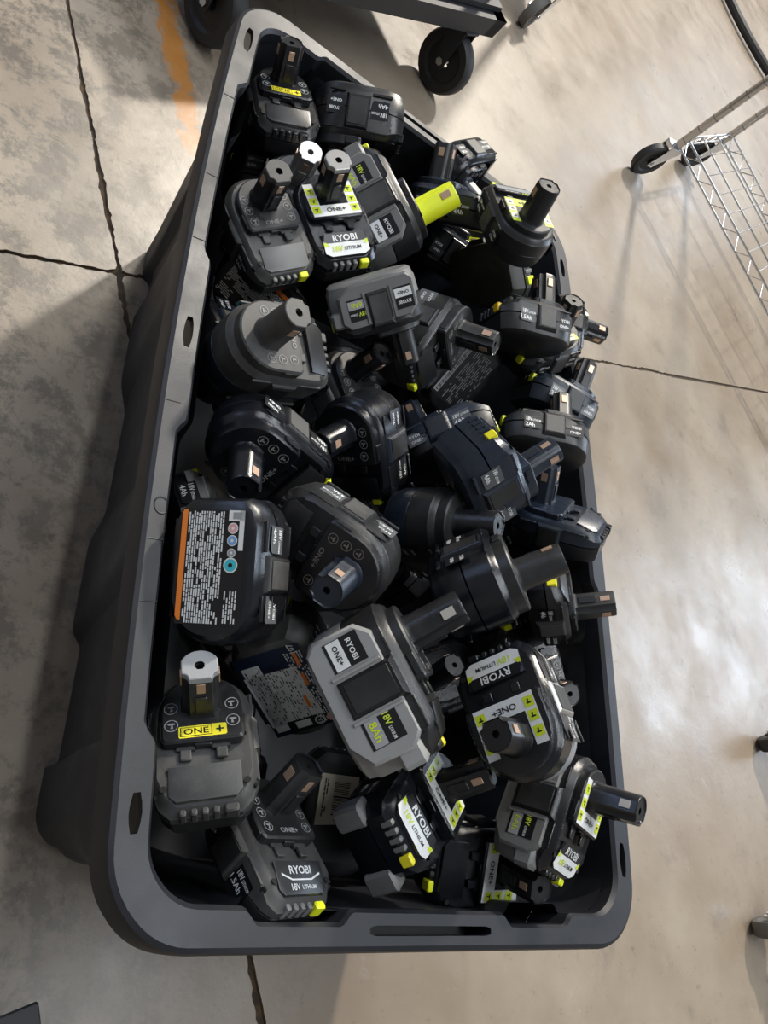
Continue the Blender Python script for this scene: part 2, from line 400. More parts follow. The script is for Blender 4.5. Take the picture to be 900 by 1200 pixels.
def stem_ring(z, k=1.0):
    p = []
    for i in range(32):
        a = 2 * PI * i / 32; r = .0150 * k; x, y = r * math.cos(a), r * 1.0 * math.sin(a)
        d = math.degrees(a); d = d if d <= 180 else d - 360
        if abs(d) < 36: x = min(x, .0122 * k)
        if 40 < abs(d) < 62: x *= .86; y *= .86
        y = max(-.0138 * k, min(.0138 * k, y)); p.append((x - .022, y, z))
    return p
def m_stem(kind, t=.010):
    h = HB[kind] + t - .002; mb = MB()
    mb.loft([stem_ring(h, 1.18), stem_ring(h + .003, 1.06), stem_ring(h + .006, 1.0), stem_ring(h + .0445, .955), stem_ring(h + .0463, .90)], cap0=False, cap1=False)
    top = h + .0463
    mb.loft([stem_ring(top, .90), stem_ring(top - .0012, .84), stem_ring(top - .0012, .22), ], cap0=False, cap1=False)
    mb.loft([stem_ring(top - .0012, .22), stem_ring(top - .010, .20)], cap0=False)
    mb.box(-.0105, -.0085, -.0045, .0045, h + .006, h + .026, .0006)     # key rib on the front of the stem
    return mb
def m_contacts(kind, t=.010):
    h = HB[kind] + t - .002; out = []
    a = MB(); a.box(-.0110, -.0097, -.0032, .0032, h + .030, h + .0405, .0003); out.append(a)
    for sy in (-1, 1):
        b = MB(); y = sy * .0135; b.box(-.026, -.019, min(y, y + sy * .0008), max(y, y + sy * .0008), h + .030, h + .040); out.append(b)
    return out
def m_stemcap(kind, t=.010):
    h = HB[kind] + t - .002 + .0463; mb = MB()
    ring = stem_ring(h, .93); n = len(ring)
    mb.loft([stem_ring(h - .004, .975), stem_ring(h + .0006, .955), stem_ring(h + .0012, .90)], cap0=False, cap1=False)
    mb.loft([stem_ring(h + .0012, .90), stem_ring(h + .0012, .26)], cap0=False, cap1=False); return mb
def m_latch(kind, sy):
    h = HB[kind]; mb = MB()
    z0, z1 = (.008, h - .006) if kind == 'c' else (.016, h - .008)
    y0 = .036 if kind != 'h' else .0395
    def r(y, d): return [(-.0135 + d, y * sy, z0 + d), (.0135 - d, y * sy, z0 + d), (.0135 - d, y * sy, z1 - d), (-.0135 + d, y * sy, z1 - d)]
    rings = [r(y0, -.0015), r(y0 + .0035, 0), r(y0 + .0052, .0018)]
    if sy > 0: rings = [list(reversed(q)) for q in rings]
    mb.loft(rings); return mb
def m_latch_pad(kind, sy):
    h = HB[kind]; z0, z1 = (.0105, h - .0085) if kind == 'c' else (.020, h - .012); mb = MB()
    y = (.0410 if kind != 'h' else .0446) * sy; mb.box(-.0108, .0108, min(y, y + .0008 * sy), max(y, y + .0008 * sy), z0, z1, .0003); return mb
def m_rail(kind):
    h = HB[kind]; out = []
    for sy in (-1, 1):
        for x0, x1 in ((-.036, -.0165), (.0165, .040)):
            mb = MB(); mb.box(x0, x1, sy * .0378 - .0011, sy * .0378 + .0011, h - .0078, h - .0055, .0005); out.append(mb)
            if kind == 't': mb = MB(); mb.box(x0, x1, sy * .0375 - .0014, sy * .0375 + .0014, .011, .0145, .0006); out.append(mb)
    return out
def m_ribs(kind):
    h = HB[kind]; out = []
    for i in range(4):
        mb = MB(); y = -.019 + i * .0078; z = h - dropf(.054)
        mb.box(.0535, .0592, y, y + .0045, z - .0125, z - .0012, .0008); out.append(mb)
    return out
def m_button(kind):
    h = HB[kind]; z = h - dropf(.054); mb = MB(); mb.box(.0535, .0600, .0125, .0225, z - .0115, z - .0005, .0010); return mb
def m_holes(kind):
    h = HB[kind]; out = []
    for x, y in ((.041, .0295), (.041, -.0295)):
        mb = MB(); z = h - dropf(x) + .0002; mb.disc((x, y, z), .0026, (0, 0, 1), 12, 0, .0004); out.append(mb)
    for sy in (-1, 1):
        mb = MB(); mb.disc((.043, sy * .0365, h * .80), .0025, (.55, sy, 0), 12, 0, .002); out.append(mb)
    return out
def m_side_cover(sy):
    h = HB['h']; mb = MB()
    P = [(-.047, .012), (-.040, .004), (.030, .003), (.047, .014), (.049, .045), (.040, .054), (-.036, .054), (-.046, .044)]
    rings = [[(x * k, sy * y, h / 2 + (z - h / 2) * k * .98) for x, z in P] for y, k in ((.034, 1.02), (.0405, 1.0), (.0425, .955))]
    P2 = [(-.0165, .016), (.0165, .016), (.0165, .050), (-.0165, .050)]
    if sy > 0: rings = [list(reversed(q)) for q in rings]
    mb.loft(rings)
    for x0, x1 in ((-.018, -.0155), (.0155, .018)):
        y = .0425 * sy; mb.box(x0, x1, min(y, y + sy * .0012), max(y, y + sy * .0012), .014, .052, .0005)
    return mb
def m_bumper(sy):
    mb = MB(); mb.box(.036, .0605, *sorted((sy * .0400, sy * .020)), .030, .050, .003); return mb

def side_label(kind, sy, front, style, ah):
    h = HB[kind]; p = Pr(); y = .0388 if kind != 'h' else .0428
    yy = y if front else (.0377 if kind != 'h' else .0428)
    x = .027 if front else -.0265
    if not front and kind == 'h': x = -.031
    p.frame((x, sy * yy, h * .48), (-sy, 0, 0), (0, 0, 1))
    w = .0105; hh = .0085 if kind == 'c' else .011
    dark = {'gray': GL}.get(style, BK_)
    if style == 'hp':
        p.poly([(-w * 1.05, -hh * 1.2), (w * 1.05, -hh * 1.2), (w * 1.05, hh * 1.2), (-w * 1.05, hh * 1.2)], BK_, 0)
        if front:
            p.rect(-w, w, 0, hh, BK_, 1); p.text('18V', -w * .45, hh * .5, .0052, LI, 3, w * .85); p.text('LITHIUM', w * .5, hh * .45, .0026, WH, 3, w * .85)
            p.rect(-w, w, -hh, -.0008, LT, 1); p.text(ah, 0, -hh * .5, .0062, GI, 3)
        else:
            p.rect(-w, w, .0004, hh, BK_, 1); p.text('RYOBI', 0, hh * .5, .0042, WH, 3); p.rect(-w, w, -hh, -.0004, WH, 1); p.text('ONE+', 0, -hh * .5, .0040, BK_, 3)
    else:
        c = [(-w, -hh), (w * .8, -hh), (w, -hh * .7), (w, hh), (-w, hh)]
        p.poly(c, dark, 0)
        if front:
            p.text('18V', -w * .42, hh * .42, .0052, WH, 3, w * .72); p.text('LITHIUM', w * .48, hh * .34, .0030, WH, 3, w * .92); p.text(ah, -w * .30, -hh * .48, .0052, WH, 3)
        else:
            p.text('RYOBI', 0, hh * .45, .0040, WH, 3); p.text('ONE+', 0, -hh * .40, .0038, WH, 3)
    return p
def icon(p, x, y, r, fg, bgd=None, sq=True, k=0):
    if bgd is not None:
        if sq: p.rect(x - r, x + r, y - r, y + r, bgd, 2)
        else: p.circ(x, y, r, bgd, 2)
    else: p.ring(x, y, r, r * .14, fg, 2)
    p.drill(x, y, r * .72, BK_ if bgd is not None else fg, 3, 1 if k % 2 else -1)
def platform_label(kind, drum, style):
    h = HB[kind] + (.011 if drum else .008) + .0002; p = Pr()
    p.frame((-.022, 0, h), (0, 1, 0), (-1, 0, 0))       # right = +y, up = towards the back; origin at the stem axis
    if style in ('white', 'lime', 'whiteL'):
        bg = LI if style == 'lime' else WH
        a, b = -.0305, -.0165
        x0, x1 = -.0275, .0275
        wing = .012 if style != 'whiteL' else .006
        p.rect(x0, x1, a, b, bg, 0); p.rect(x0, -.0165, b, wing, bg, 0)
        if style != 'whiteL': p.rect(.0165, x1, b, wing, bg, 0)
        p.text('ONE+', 0, (a + b) / 2 + .0005, .0052, BK_, 3, .022)
        q = (WH if style == 'lime' else GI)
        for i, (x, y) in enumerate(((-.0222, -.0225), (.0222, -.0225), (-.0222, -.011), (.0222, -.011), (-.0222, .002), (.0222, .002))):
            if style == 'whiteL' and x > 0 and y > -.02: continue
            icon(p, x, y, .0044, BK_, q, True, i)
    elif style == 'badge':
        p.poly([(-.0165, -.0295), (.0165, -.0295), (.0175, -.0285), (.0175, -.0205), (.0165, -.0195), (-.0165, -.0195), (-.0175, -.0205), (-.0175, -.0285)], YE, 0)
        p.rect(-.0162, .0068, -.0284, -.0206, BK_, 1); p.rect(-.0155, .0062, -.0279, -.0211, YE, 2); p.text('ONE', -.0047, -.0245, .0052, BK_, 3, .018)
        p.rect(.0098, .0152, -.0251, -.0239, BK_, 3); p.rect(.0119, .0131, -.0273, -.0217, BK_, 3)
        for i, (x, y) in enumerate(((-.0225, -.018), (.0225, -.018), (-.0225, -.003), (.0225, -.003))): icon(p, x, y, .0052, WH if 0 else LT, None, False, i)
    else:
        fg = {'grey': LT, 'dim': GR, 'bronze': BZ}[style]
        p.text('ONE+', 0, -.0255, .0046, fg, 3, .020)
        for i, (x, y) in enumerate(((-.0215, -.0225), (.0215, -.0225), (-.0225, -.010), (.0225, -.010), (-.0225, .002), (.0225, .002))): icon(p, x, y, .0046, fg, None, False, i)
    return p
def deck_label(kind, style):
    h = HB[kind]; p = Pr()
    a = Vector((.027, 0, h + .0028)); b = Vector((.051, 0, h - dropf(.051) + .0028)); c = (a + b) / 2
    p.frame(c, (0, 1, 0), (a - b))
    if style == 'white':
        P = [(-.0255, -.009), (-.019, -.0125), (.019, -.0125), (.0255, -.009), (.0255, .004), (-.0255, .004)]
        p.poly(P, WH, 0); p.poly([(-.0255, .002), (.0255, .002), (.022, .0125), (-.022, .0125)], BK_, 1)
        p.text('RYOBI', 0, .0068, .0072, WH, 3, .028); p.text('18V', -.0105, -.0045, .0062, GI, 3); p.text('LITHIUM', .0065, -.0048, .0038, BK_, 3, .019)
        p.poly([(-.0255, -.0015), (-.0195, -.0015), (-.0225, .003), (-.0255, .003)], GI, 2); p.poly([(.0255, .003), (.0225, .003), (.0195, -.0015), (.0255, -.0015)], GI, 2)
    elif style == 'text':
        p.rect(-.0235, .0235, -.011, .011, BK_, 0) if 0 else None
        p.text('RYOBI', 0, .0055, .0062, WH, 3, .024)
        for s in (-1, 1): p.poly([(s * .021, .0035), (s * .0215, .0020), (s * .011, -.0022), (s * .011, -.0008)][::s], WH, 2)
        p.rect(-.011, .011, -.0022, -.0010, WH, 2); p.text('18V', -.0085, -.0070, .0050, WH, 3); p.text('LITHIUM', .0062, -.0072, .0032, WH, 3, .0155)
    elif style == 'lime':
        p.poly([(-.024, -.009), (.024, -.009), (.024, .004), (-.024, .004)], LT, 0); p.rect(-.024, .024, .003, .012, BK_, 1)
        p.text('18V', -.0125, .0075, .006, LI, 3); p.text('LITHIUM', .006, .0075, .0036, WH, 3, .020)
    return p
def sticker(kind, style, rnd):
    """paper label on the underside; seen from below, right = +x? keep right = -x, up = +y"""
    p = Pr(); p.frame((0, 0, -.0002), (1, 0, 0), (0, -1, 0))
    x0, x1, y0, y1 = -.040, .046, -.0265, .0265
    def rows(xa, xb, ya, yb, step, hh, mi, fill=.9, lo=.002, hi=.007):
        y = ya
        while y < yb - hh:
            x = xa
            while x < xb - .001:
                w = min(rnd.uniform(lo, hi), xb - x)
                if rnd.random() < fill: p.rect(x, x + w, y, y + hh, mi, 3)
                x += w + .0007
            y += step
    if style == 'warn':
        p.rect(x0, x1, y0, y1, BK_, 0)
        p.poly([(x0 + .003, y1 - .0045), (x1, y1 - .0045), (x1, y1 - .001), (x1 - .003, y1), (x0 + .006, y1), (x0 + .003, y1 - .002)], OR, 2)
        rows(x0 + .001, x1 - .001, y0 + .018, y1 - .0055, .0020, .0012, WH)
        p.rect(x1 - .030, x1, y0 + .0015, y0 + .0055, WH, 1); p.rect(x1 - .008, x1, y0 + .0015, y0 + .0145, WH, 1)
        p.rect(x1 - .0065, x1 - .0015, y0 + .004, y0 + .011, LT, 2)
        for i, (mi, r) in enumerate(((PK, .0042), (BL, .0042), (LT, .0034), (TE, .0058))):
            cx = x1 - .0135 - i * .0092; p.circ(cx, y0 + .0105, r, WH, 2); p.circ(cx, y0 + .0105, r * .82, mi, 3); p.circ(cx, y0 + .0105, r * .3, WH if mi != TE else BK_, 4)
        rows(x0 + .002, x0 + .026, y0 + .004, y0 + .014, .0022, .0011, WH, .75)
    elif style == 'multi':
        p.rect(x0 - .004, x1 + .003, y0 - .003, y1 + .003, NV, 0)
        p.poly([(x0 + .008, y0 + .006), (x1 - .020, y0 + .008), (x1 - .018, y1 + .002), (x0 + .008, y1 + .002)], WH, 1)
        p.rect(x0 + .001, x1 - .008, y1 - .016, y1, WH, 1)
        rows(x0 + .009, x1 - .012, y0 + .007, y1, .0024, .0010, BK_, .42, .0008, .003)
        rows(x0, x1 - .004, y0 - .002, y0 + .013, .0022, .0012, WH, .6, .0008, .003)
        for x, y in ((x1 - .012, y0 + .004), (x1 - .035, y0 + .006), (x1 - .058, y0 + .014)): p.rect(x - .008, x + .006, y - .0015, y + .0015, OR, 4)
        p.rect(x0 - .004, x0 + .010, y0 - .003, y1 - .012, BK_, 2); p.circ(x0 + .003, y0 + .012, .0048, WH, 3); p.circ(x0 + .003, y0 + .012, .0036, BK_, 4); p.text('UL', x0 + .003, y0 + .012, .0034, WH, 6)
        p.circ(x0 + .003, y0 + .001, .0045, PK, 3); p.rect(x0 + .0, x0 + .008, y0 + .020, y0 + .034, WH, 3)
        p.text('107', x1 - .001, y0 + .004, .0055, WH, 5)
    elif style == 'code':
        p.rect(x0, x1, y0, y1, BK_, 0); p.rect(x0 + .004, x1 - .010, y1 - .009, y1 - .001, LT, 1)
        x = x0 + .006
        while x < x1 - .014:
            w = rnd.choice((.0006, .0012)); p.rect(x, x + w, y1 - .008, y1 - .003, BK_, 3); x += w + rnd.choice((.0006, .0012))
        rows(x0 + .004, x1 - .006, y0 + .003, y1 - .013, .0030, .0011, GR, .6)
    elif style == 'barcode':
        p.rect(x0, x1, y0, y1, BK_, 0); p.poly([(x0 + .034, y0 + .014), (x1 - .010, y0 + .014), (x1 - .010, y1 - .002), (x0 + .030, y1 - .002)], BG, 1)
        x = x0 + .040
        while x < x1 - .016:
            w = rnd.choice((.0007, .0014)); p.rect(x, x + w, y0 + .022, y1 - .016, BK_, 3); x += w + rnd.choice((.0008, .0014))
        rows(x0 + .038, x1 - .014, y1 - .010, y1 - .005, .0024, .0012, BK_, .8)
    elif style == 'strip':
        p.rect(x0, x1, y0, y1, GL, 0); p.rect(x0, x1, y1 - .003, y1 - .0005, OR, 2); rows(x0 + .003, x1 - .004, y0 + .003, y1 - .008, .0024, .0011, GR, .5)
    else:
        p.rect(x0 + .005, x1 - .005, y0 + .004, y1 - .004, BK_, 0)
    return p
def put(name, key, mb_fn, mats, parent, label=None, sharp=35):
    me = cached((name, key), lambda: mb_fn().mesh(name, mats, sharp))
    o = link(bpy.data.objects.new(name, me), parent)
    if label: o['label'] = label
    return o
def battery(loc, quat, sc, kind, label, up='black', lo='black', pf=None, st=None, cap=None, side='ink', ah='4Ah', plat='dim', deck=None,
            bottom=None, btn='lime', drum=None, con='copper', group=None, ribs='char', latch=None, simple=False, panel=None, minimal=False, cover='gray', bumps=False):
    drum = (kind == 't') if drum is None else drum
    pf = pf or up; st = st or up; latch = latch or up; panel = panel or up
    root = empty('battery_pack', label, 'battery', group=group)
    root.rotation_mode = 'QUATERNION'; root.location = loc; root.rotation_quaternion = quat; root.scale = (sc,) * 3
    put('lower_shell', (kind, lo), lambda: m_lower(kind), M[lo], root)
    us = put('upper_shell', (kind, up), lambda: m_upper(kind), M[up], root)
    pfm = put('raised_platform', (kind, drum, pf), lambda: m_platform(kind, drum), M[pf], root)
    t = .011 if drum else .008
    s = put('terminal_stem', (kind, t, st), lambda: m_stem(kind, t), M[st], root, 'lime terminal stem' if st == 'lime' else None)
    if cap: put('stem_cap', (kind, t, cap), lambda: m_stemcap(kind, t), M[cap], s, 'pale grey stem cap')
    for i in range(3):
        put('contact', (kind, t, con, i), lambda: m_contacts(kind, t)[i], M[con], s)
    for sy in (-1, 1):
        l = put('latch_button', (kind, sy, latch), lambda: m_latch(kind, sy), M[latch], root)
        if not simple: put('grip_pad', (kind, sy, latch), lambda: m_latch_pad(kind, sy), M['char' if latch != 'char' else 'dusty'], l)
    if simple and not minimal: return root
    if minimal: return root
    for i in range(8 if kind == 't' else 4): put('side_rail', (kind, up, i), lambda: m_rail(kind)[i], M[up], root)
    for i in range(4): put('gauge_rib', (kind, i, ribs), lambda: m_ribs(kind)[i], M[ribs], root)
    put('gauge_button', (kind, btn), lambda: m_button(kind), M[btn], root, {'lime': 'lime gauge button', 'yel': 'yellow gauge button', 'amber': 'amber gauge button'}.get(btn))
    for i in range(4): put('screw_hole', (kind, i), lambda: m_holes(kind)[i], M['hole'], root)
    put('deck_panel', (kind, panel), lambda: m_deck_panel(kind), M[panel], root)
    if kind == 'h':
        for sy in (-1, 1):
            put('side_cover', (sy, cover), lambda: m_side_cover(sy), M[cover], root, 'grey side cover'); put('bumper', (sy, cover), lambda: m_bumper(sy), M[cover], root)
    if bumps:
        for sy in (-1, 1): put('bumper', ('t', sy), lambda: MB().box(.040, .0605, *sorted((sy * .0405, sy * .020)), .004, .034, .003), M['gray'], root, 'grey corner bumper')
    if side:
        for sy in (-1, 1):
            for fr in (True, False):
                stl = 'hp' if kind == 'h' else side
                put('side_label', (kind, sy, fr, stl, ah), lambda: side_label(kind, sy, fr, stl, ah), PM, root)
    if plat: put('platform_label', (kind, drum, plat), lambda: platform_label(kind, drum, plat), PM, pfm)
    if deck: put('deck_label', (kind, deck), lambda: deck_label(kind, deck), PM, root)
    if bottom: put('warning_sticker', (kind, bottom), lambda: sticker(kind, bottom, random.Random(5)), PM, root)
    return root

# per battery look
def T(label, **k): k['label'] = label; return k
SPEC = {
 'b1': T('black pack with yellow badge in the far left corner of the tote, stem up', plat='badge', up='char', pf='black', st='black', cap=None, ah='2Ah', btn='black', ribs='black'),
 'b2': T('black pack on its side against the far end wall, lettering upside down', up='black', lo='black', plat='dim', btn='black'),
 'b3': T('dark pack buried at the left wall below the far corner pack, side lettering showing', up='black', side='gray'),
 'b4': T('dusty charcoal pack at the left wall, stem up, scuffed front panel, lime button', up='dusty', lo='black', pf='char', st='black', cap='dusty', plat='dim', panel='gray', ribs='gray'),
 'b5': T('black pack with white print on platform and front, beside the dusty charcoal pack', up='ink', lo='char', plat='white', deck='white', cap='silver', ribs='gray'),
 'b6': T('worn silvery stem tip of a pack buried behind the white printed one', st='silver', up='char', cap='silver'),
 'b7': T('grey sided pack with bright lime terminal stem and lime platform label', up='char', lo='gray', pf='char', st='lime', plat='lime', ah='6Ah'),
 'b8': T('black pack at the far wall, stem with metal contact standing above the rim', up='slate', st='char'),
 'b9': T('glossy black pack beyond the lime stem at the far right, stem pointing down right', up='ink', lo='ink', ribs='gray', btn='black', st='slate'),
 'b10': T('charcoal round backed pack with lime platform label at the far right rim', up='char', lo='char', plat='lime', st='black', deck='lime'),
 'b12': T('glossy black round backed pack under the grey pack with the lime stem', up='ink', lo='ink'),
 'b52': T('black pack deep behind the lime stem one, only its own lime stem tip showing', st='lime', up='ink', btn='black', side=None),
 'b13': T('upside down pack with plain dark underside and lime button at its right edge', up='dusty', lo='dusty', side='ink', ribs='gray'),
 'b15': T('low black pack on its side near the right rim, 1.5Ah lettering, amber button', up='char', lo='char', ah='1.5Ah', btn='amber', st='char'),
 'b15b': T('black pack whose stem juts out past the right rim with a small metal contact', up='ink', st='ink'),
 'b16': T('pack with small lime label wedged at the right rim behind the low black pack', plat='lime', up='char', st='char'),
 'b17': T('grey sided pack on its side in the far half, lettering upside down', up='char', lo='gray', ah='6Ah', latch='char'),
 'b18': T('upside down pack by the left rim slot, striped warning sticker with orange edge', bottom='warn', up='char'),
 'b19': T('large dusty grey round backed pack by the left rim slot, thick stem up', up='dusty', lo='slate', pf='dusty', st='dusty', cap='dusty', plat='dim', panel='char', side=None, ribs='dusty', btn='dusty'),
 'b20': T('black pack right of the dusty grey one, its stem lying in a gap', up='char', st='black'),
 'b21': T('charcoal pack standing on end in the middle, lime button at its foot', up='char', lo='char', st='char', cap=None, side='gray'),
 'b22': T('upside down pack in the middle with diagonal pale code strip on dark sticker', bottom='code', up='black'),
 'b23': T('upside down pack at the right with thin orange stripe on blue grey sticker', bottom='strip', up='slate', lo='slate'),
 'b24': T('blue grey pack on its side at the right rim, stem pointing up right', up='slate', lo='slate', st='char', ah='2Ah', side='gray', latch='slate'),
 'b25': T('low black pack lying along the right rim with white lettering reading upright', up='char', lo='char', ah='2Ah', latch='char'),
 'b26': T('black pack lying diagonally in the middle, white lettering and pale end label', up='slate', lo='black', ah='4Ah', side='gray'),
 'b27': T('blue black tall pack right of the middle, yellow gauge button, stem to the right', up='slate', lo='slate', st='slate', btn='yel', latch='slate', side='gray', ribs='slate'),
 'b28': T('black pack under the blue black tall one, upright stem by the right wall', up='slate', st='slate', side=None, plat=None, btn='black'),
 'b29': T('glossy brown black round backed pack in the middle, stem pointing left', up='ink', lo='black', st='ink', latch='slate', plat='dim'),
 'b30': T('glossy dark round backed pack by the left wall, stem pointing down', up='ink', lo='black', st='ink', latch='char', panel='char', plat='dim', drum=True),
 'b31': T('pack with worn silver top half hidden above the tall warning sticker pack', up='silver', lo='black', ah='4Ah'),
 'b32': T('dark pack wedged at the left wall under the large dusty grey one', up='slate'),
 'b33': T('tall black pack at the left wall, warning sticker with orange bar and round icons', bottom='warn', up='black', lo='ink', st='black', side='gray', latch='char', ribs='slate', btn='slate'),
 'b34': T('tall charcoal round backed pack right of the warning sticker pack, stem down left', up='char', lo='char', st='slate', pf='black', plat='bronze', latch='char', side='gray'),
 'b35': T('round backed charcoal pack in the centre, curved end up, stem to the right', up='char', lo='slate', st='black', pf='char'),
 'b36': T('glossy round backed black pack right of centre, long stem rising to the upper right', up='ink', lo='ink', pf='char', st='char'),
 'b37': T('charcoal pack by the right wall with yellow button and stem lying over the rim', up='char', lo='black', st='char', btn='yel', ribs='gray'),
 'b38': T('black pack against the right wall below the rim slot, stem pointing up right', up='black', st='char'),
 'b39': T('black pack low against the right wall beside the white printed round backed one', up='black', st='char'),
 'b40': T('tall black pack with white label and lime pictures, lettering upside down, stem up', up='ink', lo='lite', pf='ink', st='black', plat='white', deck='white', ribs='char', btn='black', latch='silver'),
 'b41': T('largest pack, pale grey side with square black latch and 8Ah label', up='char', lo='pale', cover='pale', ah='8Ah', btn='yel', latch='black', con='steel', st='black'),
 'b42': T('charcoal pack with yellow ONE+ badge at the near left wall, pale stem cap', up='dusty', lo='char', pf='char', st='char', cap='lite', plat='badge', ribs='dusty', btn='dusty', panel='dusty', side=None),
 'b43': T('tall upside down pack with navy and white label, left of the 8Ah one', bottom='multi', lo='dusty', up='char'),
 'b44': T('charcoal pack in the near left corner, white front lettering and lime button', up='dusty', lo='char', pf='char', st='char', cap=None, plat='grey', deck='text', ribs='gray', ah='1.5Ah', panel='char'),
 'b45': T('black pack lying upside down low in the near middle with a beige barcode label', bottom='barcode', up='black', lo='black'),
 'b46': T('black pack with white and lime labels tilted to the near left, lime button showing', up='ink', lo='ink', plat='white', deck='white', st='black', ribs='gray', panel='ink', side='ink', bumps=True, btn='yel'),
 'b47': T('low black pack at the near wall with upright white ONE+ label', up='ink', plat='white', st='black', deck=None),
 'b48': T('grey sided pack in the near right corner, stem reaching over the right rim', up='black', lo='gray', pf='black', st='ink', plat='white', deck='white', ah='6Ah', panel='ink', con='steel'),
}
# the unseen bottom of the heap, plain dark packs glimpsed in the gaps
POSES = [
('b1','c',(-0.1911,0.3864,0.2953),(0.7383,0.0490,-0.1956,-0.6436),1),
('b2','t',(-0.1183,0.4445,0.3613),(0.4863,0.8337,-0.1526,0.2126),1),
('b3','t',(-0.1552,0.3287,0.2369),(0.2058,-0.1646,0.6572,0.7061),1),
('b4','c',(-0.2074,0.1741,0.3130),(0.8701,0.1004,-0.0701,-0.4774),1),
('b5','c',(-0.1365,0.2129,0.3362),(0.8225,0.1356,-0.1503,-0.5316),1),
('b6','c',(-0.1568,0.2933,0.2684),(0.6696,0.1793,-0.0081,-0.7207),1),
('b7','h',(-0.0998,0.2663,0.3219),(0.3970,0.1582,0.3062,0.8507),1.12),
('b8','c',(0.0411,0.3462,0.3480),(0.8512,-0.3023,-0.2856,-0.3200),1),
('b9','c',(0.0429,0.4655,0.3529),(0.7196,0.5889,0.2202,0.2948),1),
('b10','c',(0.0742,0.2862,0.4210),(0.6494,-0.1810,-0.0574,0.7363),1),
('b52','c',(0.1118,0.4603,0.2499),(0.3019,0.2143,-0.2372,0.8981),0.9),
('b12','t',(0.1111,0.3712,0.2549),(0.9215,-0.3528,-0.0400,-0.1577),0.9),
('b13','c',(0.1127,0.3124,0.3327),(0.3866,-0.6042,-0.0652,-0.6937),1.1),
('b15','c',(0.1313,0.1678,0.3949),(0.0343,-0.1242,0.6027,0.7875),1),
('b15b','c',(0.2440,0.2887,0.3391),(0.6007,-0.3544,0.4630,-0.5469),1),
('b16','c',(0.2134,0.2211,0.3368),(0.2434,0.1689,-0.1673,-0.9404),1),
('b17','h',(-0.1157,0.1363,0.3902),(0.4042,0.0088,0.8303,-0.3836),0.85),
('b18','c',(-0.1900,0.1506,0.2702),(0.3027,-0.8053,0.3320,-0.3868),1),
('b19','t',(-0.2089,0.0083,0.3226),(0.9860,0.0401,0.0062,0.1617),1),
('b20','c',(-0.0570,0.0587,0.2611),(0.8778,-0.0212,0.0063,-0.4785),1),
('b21','t',(-0.0225,0.1546,0.3260),(0.5594,-0.0815,0.3889,-0.7275),1),
('b22','c',(0.1095,0.1571,0.3051),(0.2903,-0.7359,-0.5558,-0.2555),1),
('b23','c',(0.1463,0.1974,0.3844),(0.5404,-0.7945,-0.0802,-0.2651),0.9),
('b24','c',(0.2334,0.1293,0.3433),(0.1241,-0.0175,0.5337,0.8363),1),
('b25','c',(0.1776,0.0379,0.3689),(0.2119,-0.1453,0.6842,0.6825),1),
('b26','c',(0.0397,-0.0128,0.3553),(0.5361,-0.6761,-0.4410,-0.2471),1),
('b27','t',(0.0189,-0.0694,0.3784),(0.0660,0.2722,0.3057,0.9100),1),
('b28','c',(0.2079,-0.0619,0.3496),(0.8441,-0.2519,-0.3402,-0.3292),1),
('b29','t',(-0.0400,0.0029,0.3223),(0.6050,0.6413,-0.0953,-0.4622),1),
('b30','c',(-0.1818,-0.0605,0.3281),(0.8203,0.5541,-0.0173,-0.1406),1.05),
('b31','c',(-0.2258,-0.1623,0.2630),(0.5611,0.2049,0.4521,0.6624),1),
('b32','c',(-0.2436,0.0461,0.2791),(0.4539,-0.6453,0.3420,-0.5105),1),
('b33','t',(-0.2548,-0.2365,0.3929),(0.1966,0.6074,0.6341,0.4363),1),
('b34','t',(-0.1121,-0.1583,0.3703),(0.1493,-0.3260,-0.4244,0.8315),1),
('b35','t',(0.0087,-0.0920,0.3092),(0.9719,0.1171,0.1906,-0.0729),1),
('b36','t',(-0.0117,-0.1947,0.3852),(0.8698,-0.0338,0.3062,0.3854),1),
('b37','c',(0.1613,-0.1454,0.3447),(0.1057,0.3080,0.0610,0.9435),1),
('b38','c',(0.2280,-0.0787,0.2775),(0.6974,-0.1861,-0.0857,-0.6867),1),
('b39','c',(0.2185,-0.1959,0.2727),(0.4982,-0.0140,-0.1929,0.8452),1),
('b40','t',(0.0642,-0.3027,0.4238),(0.4746,-0.4129,-0.3700,0.6837),1),
('b41','h',(-0.1168,-0.3141,0.3721),(0.7957,-0.3363,0.1084,-0.4920),1.1),
('b42','c',(-0.2010,-0.3618,0.3140),(0.6877,0.0285,-0.3331,-0.6444),1),
('b43','t',(-0.1336,-0.2957,0.3218),(0.0098,-0.3343,-0.7833,-0.5240),1),
('b44','c',(-0.1454,-0.4339,0.2994),(0.7118,-0.2954,-0.1414,-0.6214),1),
('b45','c',(-0.0328,-0.3836,0.2699),(0.0453,0.6954,0.6873,0.2049),1),
('b46','t',(-0.0187,-0.3882,0.2966),(0.3216,-0.1825,-0.0543,-0.9275),1),
('b47','c',(0.1120,-0.4084,0.2792),(0.0421,0.0603,0.1818,-0.9806),1),
('b48','h',(0.1279,-0.3606,0.3453),(0.6039,-0.0086,0.2070,-0.7697),1),
]
for n_, kind_, loc_, q_, sc_ in POSES:
    kw = dict(SPEC[n_]); lab = kw.pop('label')
    battery(loc_, q_, sc_, kind_, lab, **kw)
